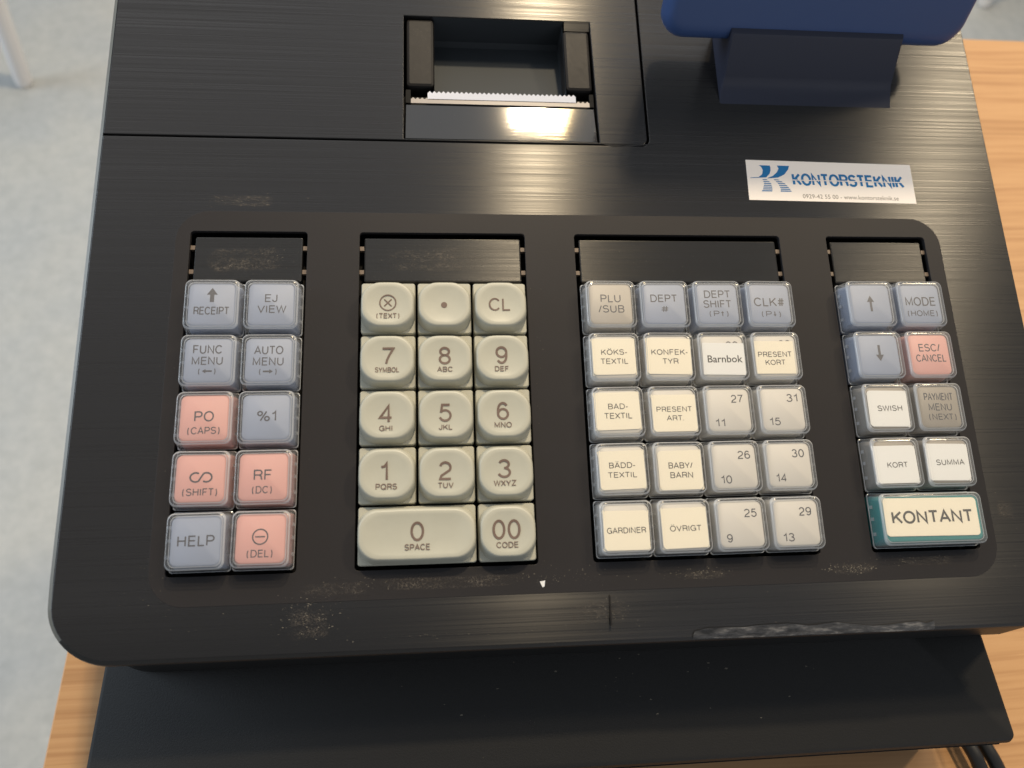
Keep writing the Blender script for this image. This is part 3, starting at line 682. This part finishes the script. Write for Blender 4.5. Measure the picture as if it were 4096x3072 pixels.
def paper_mesh(x0, y0, x1, y1, m, ear):
    cx, cy = (x0+x1)/2, (y0+y1)/2; W, H = x1-x0, y1-y0
    o_ = shift(rrect(W, H, 1.3 if ear else .12, 4), cx, cy)
    V, F, I = loft([(5.30, o_), (5.42, o_)], True)
    if ear:   # clipped corners leave thin folded flaps
        for sx_, sy_ in ((-1, -1), (1, -1), (-1, 1), (1, 1)):
            b = len(V); ex = cx+sx_*W/2; ey = cy+sy_*H/2
            V += [(ex, ey-sy_*1.7, 5.2), (ex+sx_*.25, ey-sy_*.2, 5.05), (ex-sx_*.2, ey+sy_*.25, 5.05), (ex-sx_*1.7, ey, 5.2)]; F.append((b, b+1, b+2, b+3))
    return mesh('paper_insert', V, F, m, sharp=20)
KM = {c: colour_key_mesh(19, KEYMAT[c]) for c in 'brgwd'}
KT = colour_key_mesh(38.9, KEYMAT['t']); CV1 = cover_mesh(19); CV2 = cover_mesh(38)
NK1 = number_key_mesh(19); NK2 = number_key_mesh(38)
COL = {'L': ['bb', 'bb', 'rb', 'rr', 'br'], 'D': ['gbbb', 'wwww', 'wwww', 'wwww', 'wwww'], 'R': ['bb', 'br', 'dd', 'dd', 't']}
CN = {'b': 'blue', 'r': 'red', 'g': 'grey', 'w': 'white', 'd': 'taupe', 't': 'teal'}
SYM = {'^': 'up arrow', '~': 'infinity sign', 'O-': 'circled minus', 'Ox': 'circled cross', '*': 'dot', '{': 'up arrow', '}': 'down arrow', '(<)': '(left arrow)', '(>)': '(right arrow)', '(P{)': '(P up)', '(P})': '(P down)'}
HIDDEN = {'D12': ('28',), 'D13': ('32',)}
for key, lines in LEG.items():
    blk, row, col = key[0], int(key[1]), int(key[2])
    wide = key in ('N40', 'R40'); cxk = OFF[blk] + PX_*(col + (1 if wide else .5)); cyk = 19*(4-row) + 9.5
    words = ' '.join(SYM.get(t_[0], t_[0]) for t_ in lines if t_[0] not in HIDDEN.get(key, ()))
    if blk == 'N':
        ko = obj('number_key', NK2 if wide else NK1, reg, (cxk*.001, cyk*.001, 0)); ko['label'] = 'ivory key marked ' + words
        V = []; F = []
        for t_, x, y, W, H in lines:
            big = H > 3
            lettering(V, F, t_, x, y, W, H, (5.30 if big else 5.52) if t_ != '*' else 5.2, (.125 if H > 5.9 else .12) if big else .148) if t_ not in ('Ox', 'O-') else lettering(V, F, t_, x, y, W, H, 5.3, .075)
        # follow the dished top
        Vn = []
        for x, y, z in V:
            r_ = max(abs(x)/(7.6 + (9.5 if wide else 0)), abs(y)/6.75); zz = 5.08 + .55*max(0, min(1, (r_-.2)/.8))
            Vn.append((x, y, max(zz, 5.1) + .05 + (z-5.3)*.02))
        obj('legend', mesh('legend', Vn, F, M_INKB, sharp=10), ko)
        continue
    c = COL[blk][row][col] if not wide else 't'
    ko = obj('function_key', KT if wide else KM[c], reg, (cxk*.001, cyk*.001, 0))
    ko.rotation_euler = (random.gauss(0, .006), random.gauss(0, .006), random.gauss(0, .004))
    ko['label'] = CN[c] + ' key marked ' + words
    obj('clear_cover', CV2 if wide else CV1, ko)
    paper = (-16.9, -5.7, 16.3, 6.8) if key == 'R40' else PAP.get(key)
    if paper:
        sq = key in ('D12', 'D13'); pm = M_WPAPER if key in ('R20', 'R30', 'R31', 'D12') else M_CREAM
        obj('paper_insert', paper_mesh(*paper, pm, not sq), ko, rot=(0, 0, random.gauss(0, .012)))
    V = []; F = []; Vh = []; Fh = []
    for t_, x, y, W, H in lines:
        z = 5.45 if paper else 5.19
        if t_ in HIDDEN.get(key, ()): lettering(Vh, Fh, t_, x, y, W, H, 5.19, .12)
        elif t_ == 'Barnbok': font_mesh(t_, x, y, W, H, z, V, F, .12)
        elif t_ == 'KONTANT': lettering(V, F, t_, x, y, W, H, z, .175)
        elif t_ in ('Ox', 'O-'): lettering(V, F, t_, x, y, W, H, z, .085)
        elif t_ == '~': lettering(V, F, t_, x, y, W, H, z, .16)
        else: lettering(V, F, t_, x, y, W, H, z, .14 if paper else .135)
    obj('legend', mesh('legend', V, F, M_INKP if paper else M_INK, sharp=10), ko)
    if Vh: obj('hidden_legend', mesh('hidden_legend', Vh, Fh, M_INK, sharp=10), ko)

# ------------------------------------------------------------------ torn tape, flake, dust
tp_top = [(106.7, -24.4), (107.5, -23.4), (112, -22.6), (118, -22.7), (124, -22.9), (128.7, -22.4), (139, -22.3), (145.7, -23.3), (150, -23.0), (154.7, -22.6), (163.5, -23.7), (168, -24.3), (173.1, -24.1), (180, -23.6), (183.4, -23.4), (186.5, -24.2), (189.4, -23.5)]
tp_bot = [(x, -25.9 - .006*(x-106) + .12*math.sin(x*1.7)) for x, y in tp_top]
V = []; F = []
for (xa, ya), (xb, yb) in zip(tp_top, tp_bot):
    for k in range(4):
        y_ = yb+(ya-yb)*k/3; V.append((xa+random.uniform(-.2, .2), y_, LIP(y_)+.12+random.uniform(0, .28)))
for i in range(len(tp_top)-1):
    for k in range(3): a = 4*i+k; F.append((a, a+1, a+5, a+4))
M_TAPE = mat('old_tape', (0.13, 0.135, 0.14), 0.3)
nn = noise(M_TAPE, coords(M_TAPE, (.35, 1.2, 1)), 420, 5, .65)
L(M_TAPE, ramp(M_TAPE, nn, [(0.36, (0.015, 0.015, 0.016)), (0.52, (0.055, 0.055, 0.058)), (0.68, (0.19, 0.185, 0.18))]), P(M_TAPE).inputs['Base Color']); bump(M_TAPE, nn, .6, .0006)
to = obj('torn_tape', mesh('torn_tape', V, F, M_TAPE, sharp=15)); to.matrix_world = REG_M
tag(to, 'torn grey strip of old tape stuck to the front edge of the register', 'tape strip')
fk = obj('paper_flake', mesh('paper_flake', [(57.6, -6.2, .16), (59.3, -5.9, .4), (59.0, -7.7, .5), (58.4, -8.0, .2)], [(0, 3, 2, 1)], M_FLAKE)); fk.matrix_world = REG_M
tag(fk, 'tiny white paper flake on the panel below the 00 key', 'paper flake')
M_RES = bpy.data.materials.new('adhesive_residue'); M_RES.use_nodes = True
nt = M_RES.node_tree; nt.nodes.clear()
out = N(M_RES, 'ShaderNodeOutputMaterial'); trp = N(M_RES, 'ShaderNodeBsdfTransparent'); dfr = N(M_RES, 'ShaderNodeBsdfPrincipled')
dfr.inputs['Base Color'].default_value = (0.115, 0.10, 0.085, 1); dfr.inputs['Roughness'].default_value = .6
gc = N(M_RES, 'ShaderNodeTexCoord'); sx = N(M_RES, 'ShaderNodeSeparateXYZ'); L(M_RES, gc.outputs['Generated'], sx.inputs[0])
def edge_fade(sock):
    a_ = N(M_RES, 'ShaderNodeMath', operation='SUBTRACT'); L(M_RES, sock, a_.inputs[0]); a_.inputs[1].default_value = .5
    b_ = N(M_RES, 'ShaderNodeMath', operation='ABSOLUTE'); L(M_RES, a_.outputs[0], b_.inputs[0])
    c_ = N(M_RES, 'ShaderNodeMapRange'); c_.inputs['From Min'].default_value = .5; c_.inputs['From Max'].default_value = .22; L(M_RES, b_.outputs[0], c_.inputs[0]); return c_.outputs[0]
m1_ = N(M_RES, 'ShaderNodeMath', operation='MULTIPLY'); L(M_RES, edge_fade(sx.outputs[0]), m1_.inputs[0]); L(M_RES, edge_fade(sx.outputs[1]), m1_.inputs[1])
na = noise(M_RES, coords(M_RES, (.45, 1.5, 1)), 300, 6, .75); nb = noise(M_RES, coords(M_RES, (1, 1, 1)), 1500, 3, .7)
ra = N(M_RES, 'ShaderNodeMapRange'); ra.inputs['From Min'].default_value = .40; ra.inputs['From Max'].default_value = .66; L(M_RES, na, ra.inputs[0])
rb = N(M_RES, 'ShaderNodeMapRange'); rb.inputs['From Min'].default_value = .45; rb.inputs['From Max'].default_value = .62; L(M_RES, nb, rb.inputs[0])
m2_ = N(M_RES, 'ShaderNodeMath', operation='MULTIPLY_ADD'); L(M_RES, ra.outputs[0], m2_.inputs[0]); L(M_RES, rb.outputs[0], m2_.inputs[1]); m2_.inputs[2].default_value = .03
nl = noise(M_RES, coords(M_RES, (.7, 1.2, 1)), 110, 3, .6)
me_ = N(M_RES, 'ShaderNodeMath', operation='ADD'); L(M_RES, m1_.outputs[0], me_.inputs[0]); L(M_RES, nl, me_.inputs[1])
mk_ = N(M_RES, 'ShaderNodeMapRange'); mk_.inputs['From Min'].default_value = 1.18; mk_.inputs['From Max'].default_value = 1.62; L(M_RES, me_.outputs[0], mk_.inputs[0])
m3_ = N(M_RES, 'ShaderNodeMath', operation='MULTIPLY'); L(M_RES, m2_.outputs[0], m3_.inputs[0]); L(M_RES, mk_.outputs[0], m3_.inputs[1])
mr_ = N(M_RES, 'ShaderNodeMixShader'); L(M_RES, m3_.outputs[0], mr_.inputs[0]); L(M_RES, trp.outputs[0], mr_.inputs[1]); L(M_RES, dfr.outputs[0], mr_.inputs[2]); L(M_RES, mr_.outputs[0], out.inputs[0])
def film(x0, x1, y0, y1, dz=.14):
    V = []; F = []; ys = [y0+(y1-y0)*k/6 for k in range(7)]
    for y in ys: V += [(x0, y, max(LIP(y), -9)+dz), (x1, y, max(LIP(y), -9)+dz)]
    for i in range(6): F.append((2*i, 2*i+1, 2*i+3, 2*i+2))
    obj('adhesive_residue', mesh('adhesive_residue', V, F, M_RES), reg)
film(-25, -3, -23.5, -8.8); film(-60, -22, 122.3, 129, .05); film(100, 124, -8.2, -3.4); film(150, 175, -8.6, -2.9)
film(172, 205, -6.5, -1.6, .15); film(-6, 66, -8.6, -2.2); film(60, 92, -22, -10.5, .16); film(216, 226, 6, 18, .05); film(-24, 10, -9.3, -3, .17)
film(-58.5, -19, 96.5, 111.5, -.38); film(0, 54, 96.5, 111.5, -.38)
obj('tape_edge', box('tape_edge', 79.6, 80.1, -20.5, -11.2, -.6, .16, M_PAD), reg)
def speck(V, F, x, y, z, s):
    b = len(V); a0 = random.uniform(0, 6.28); n = random.choice((3, 4))
    for k in range(n):
        a = a0+6.28*k/n; r = s*random.uniform(.5, 1.2); V.append((x+r*1.5*math.cos(a), y+r*.7*math.sin(a), z+random.uniform(.01, .05)))
    F.append(tuple(range(b, b+n)))
def zface(x, y):
    return (.08 if MX0+1 < x < MX1-1 and MY0+1 < y < MY1-1 else LIP(y)) + .02
V = []; F = []
CL = [(-42, 125.5, 17, 2.2, 90, .14), (-30, 106, 9, 5, 45, .16), (20, 106, 11, 5, 60, .16), (40, 104, 16, 5, 50, .12), (104, 105, 26, 5, 35, .12), (-14, -14, 9, 6, 120, .20), (-14, -9.5, 10, 1.5, 30, .2),
      (110, -5.5, 11, 1.6, 100, .16), (162, -5.6, 10, 1.6, 110, .2), (184, -3.9, 14, 1.6, 50, .15), (62, -5, 24, 2.5, 90, .16), (6, -5, 18, 1.5, 50, .14), (78, -16, 9, 5, 70, .16), (40, -21, 60, 1.0, 60, .12),
      (-60, 40, 5, 45, 25, .12), (-61, -3, 10, 12, 30, .12), (60, 60, 2.5, 60, 40, .10), (218, 20, 14, 40, 30, .12), (-40, 40, 50, 80, 50, .09), (75, 138, 90, 10, 60, .08), (160, 130, 60, 30, 30, .08), (50, -14, 120, 8, 50, .12), (-20, 180, 60, 25, 30, .10)]
def blocked(x, y):
    for k in 'LNDR':
        a, b = OPEN[k]
        if a-.3 < x < b+.3 and -1.2 < y < 114.4:
            return not (a+2 < x < b-2 and 97 < y < 111.5)
    if RX0-1 < x < RX1+1 and 150.5 < y < 205: return True
    if 105 < x < 107 and y > 149 or 149.8 < y < 151.6: return True
    if 142 < x < 209.5 and 127.5 < y < 146: return True
    return x < -88 or x > 241 or (x > 130 and y > 160)
for cx, cy, sx_, sy_, n, s in CL:
    for _ in range(n):
        x = random.gauss(cx, sx_*.55); y = random.gauss(cy, sy_*.55)
        if blocked(x, y) or y < -25.5 or (x < -70 and y < -8 and math.hypot(x+72, y+8) > 15): continue
        z = zface(x, y)
        if 97 < y < 111.5 and any(OPEN[k][0] < x < OPEN[k][1] for k in 'LNDR'): z = -.44
        speck(V, F, x, y, z, s*random.choice((.4, .6, .8, 1.3)))
for _ in range(40): speck(V, F, *(lambda x, y: (x, y, -1.0))(random.uniform(17, 24), random.uniform(176, 200)), .1)
for _ in range(25): speck(V, F, *(lambda x, y: (x, y, -1.0))(random.uniform(77.5, 85), random.uniform(176, 199)), .09)
for _ in range(30):
    yy = random.uniform(153, 165); speck(V, F, random.uniform(17, 85), yy, -.2-1.0*(yy-151.8)/14.5, .08)
du = obj('dust_specks', mesh('dust_specks', V, F, M_DUST), reg); tag(du, kind='stuff')
V = []; F = []
for _ in range(40): speck(V, F, random.gauss(20, 45), random.gauss(-190, 6), 60.0, random.choice((.1, .2, .45)))
du2 = obj('dust_specks', mesh('dust_specks', V, F, M_DUST), dr); tag(du2, kind='stuff')
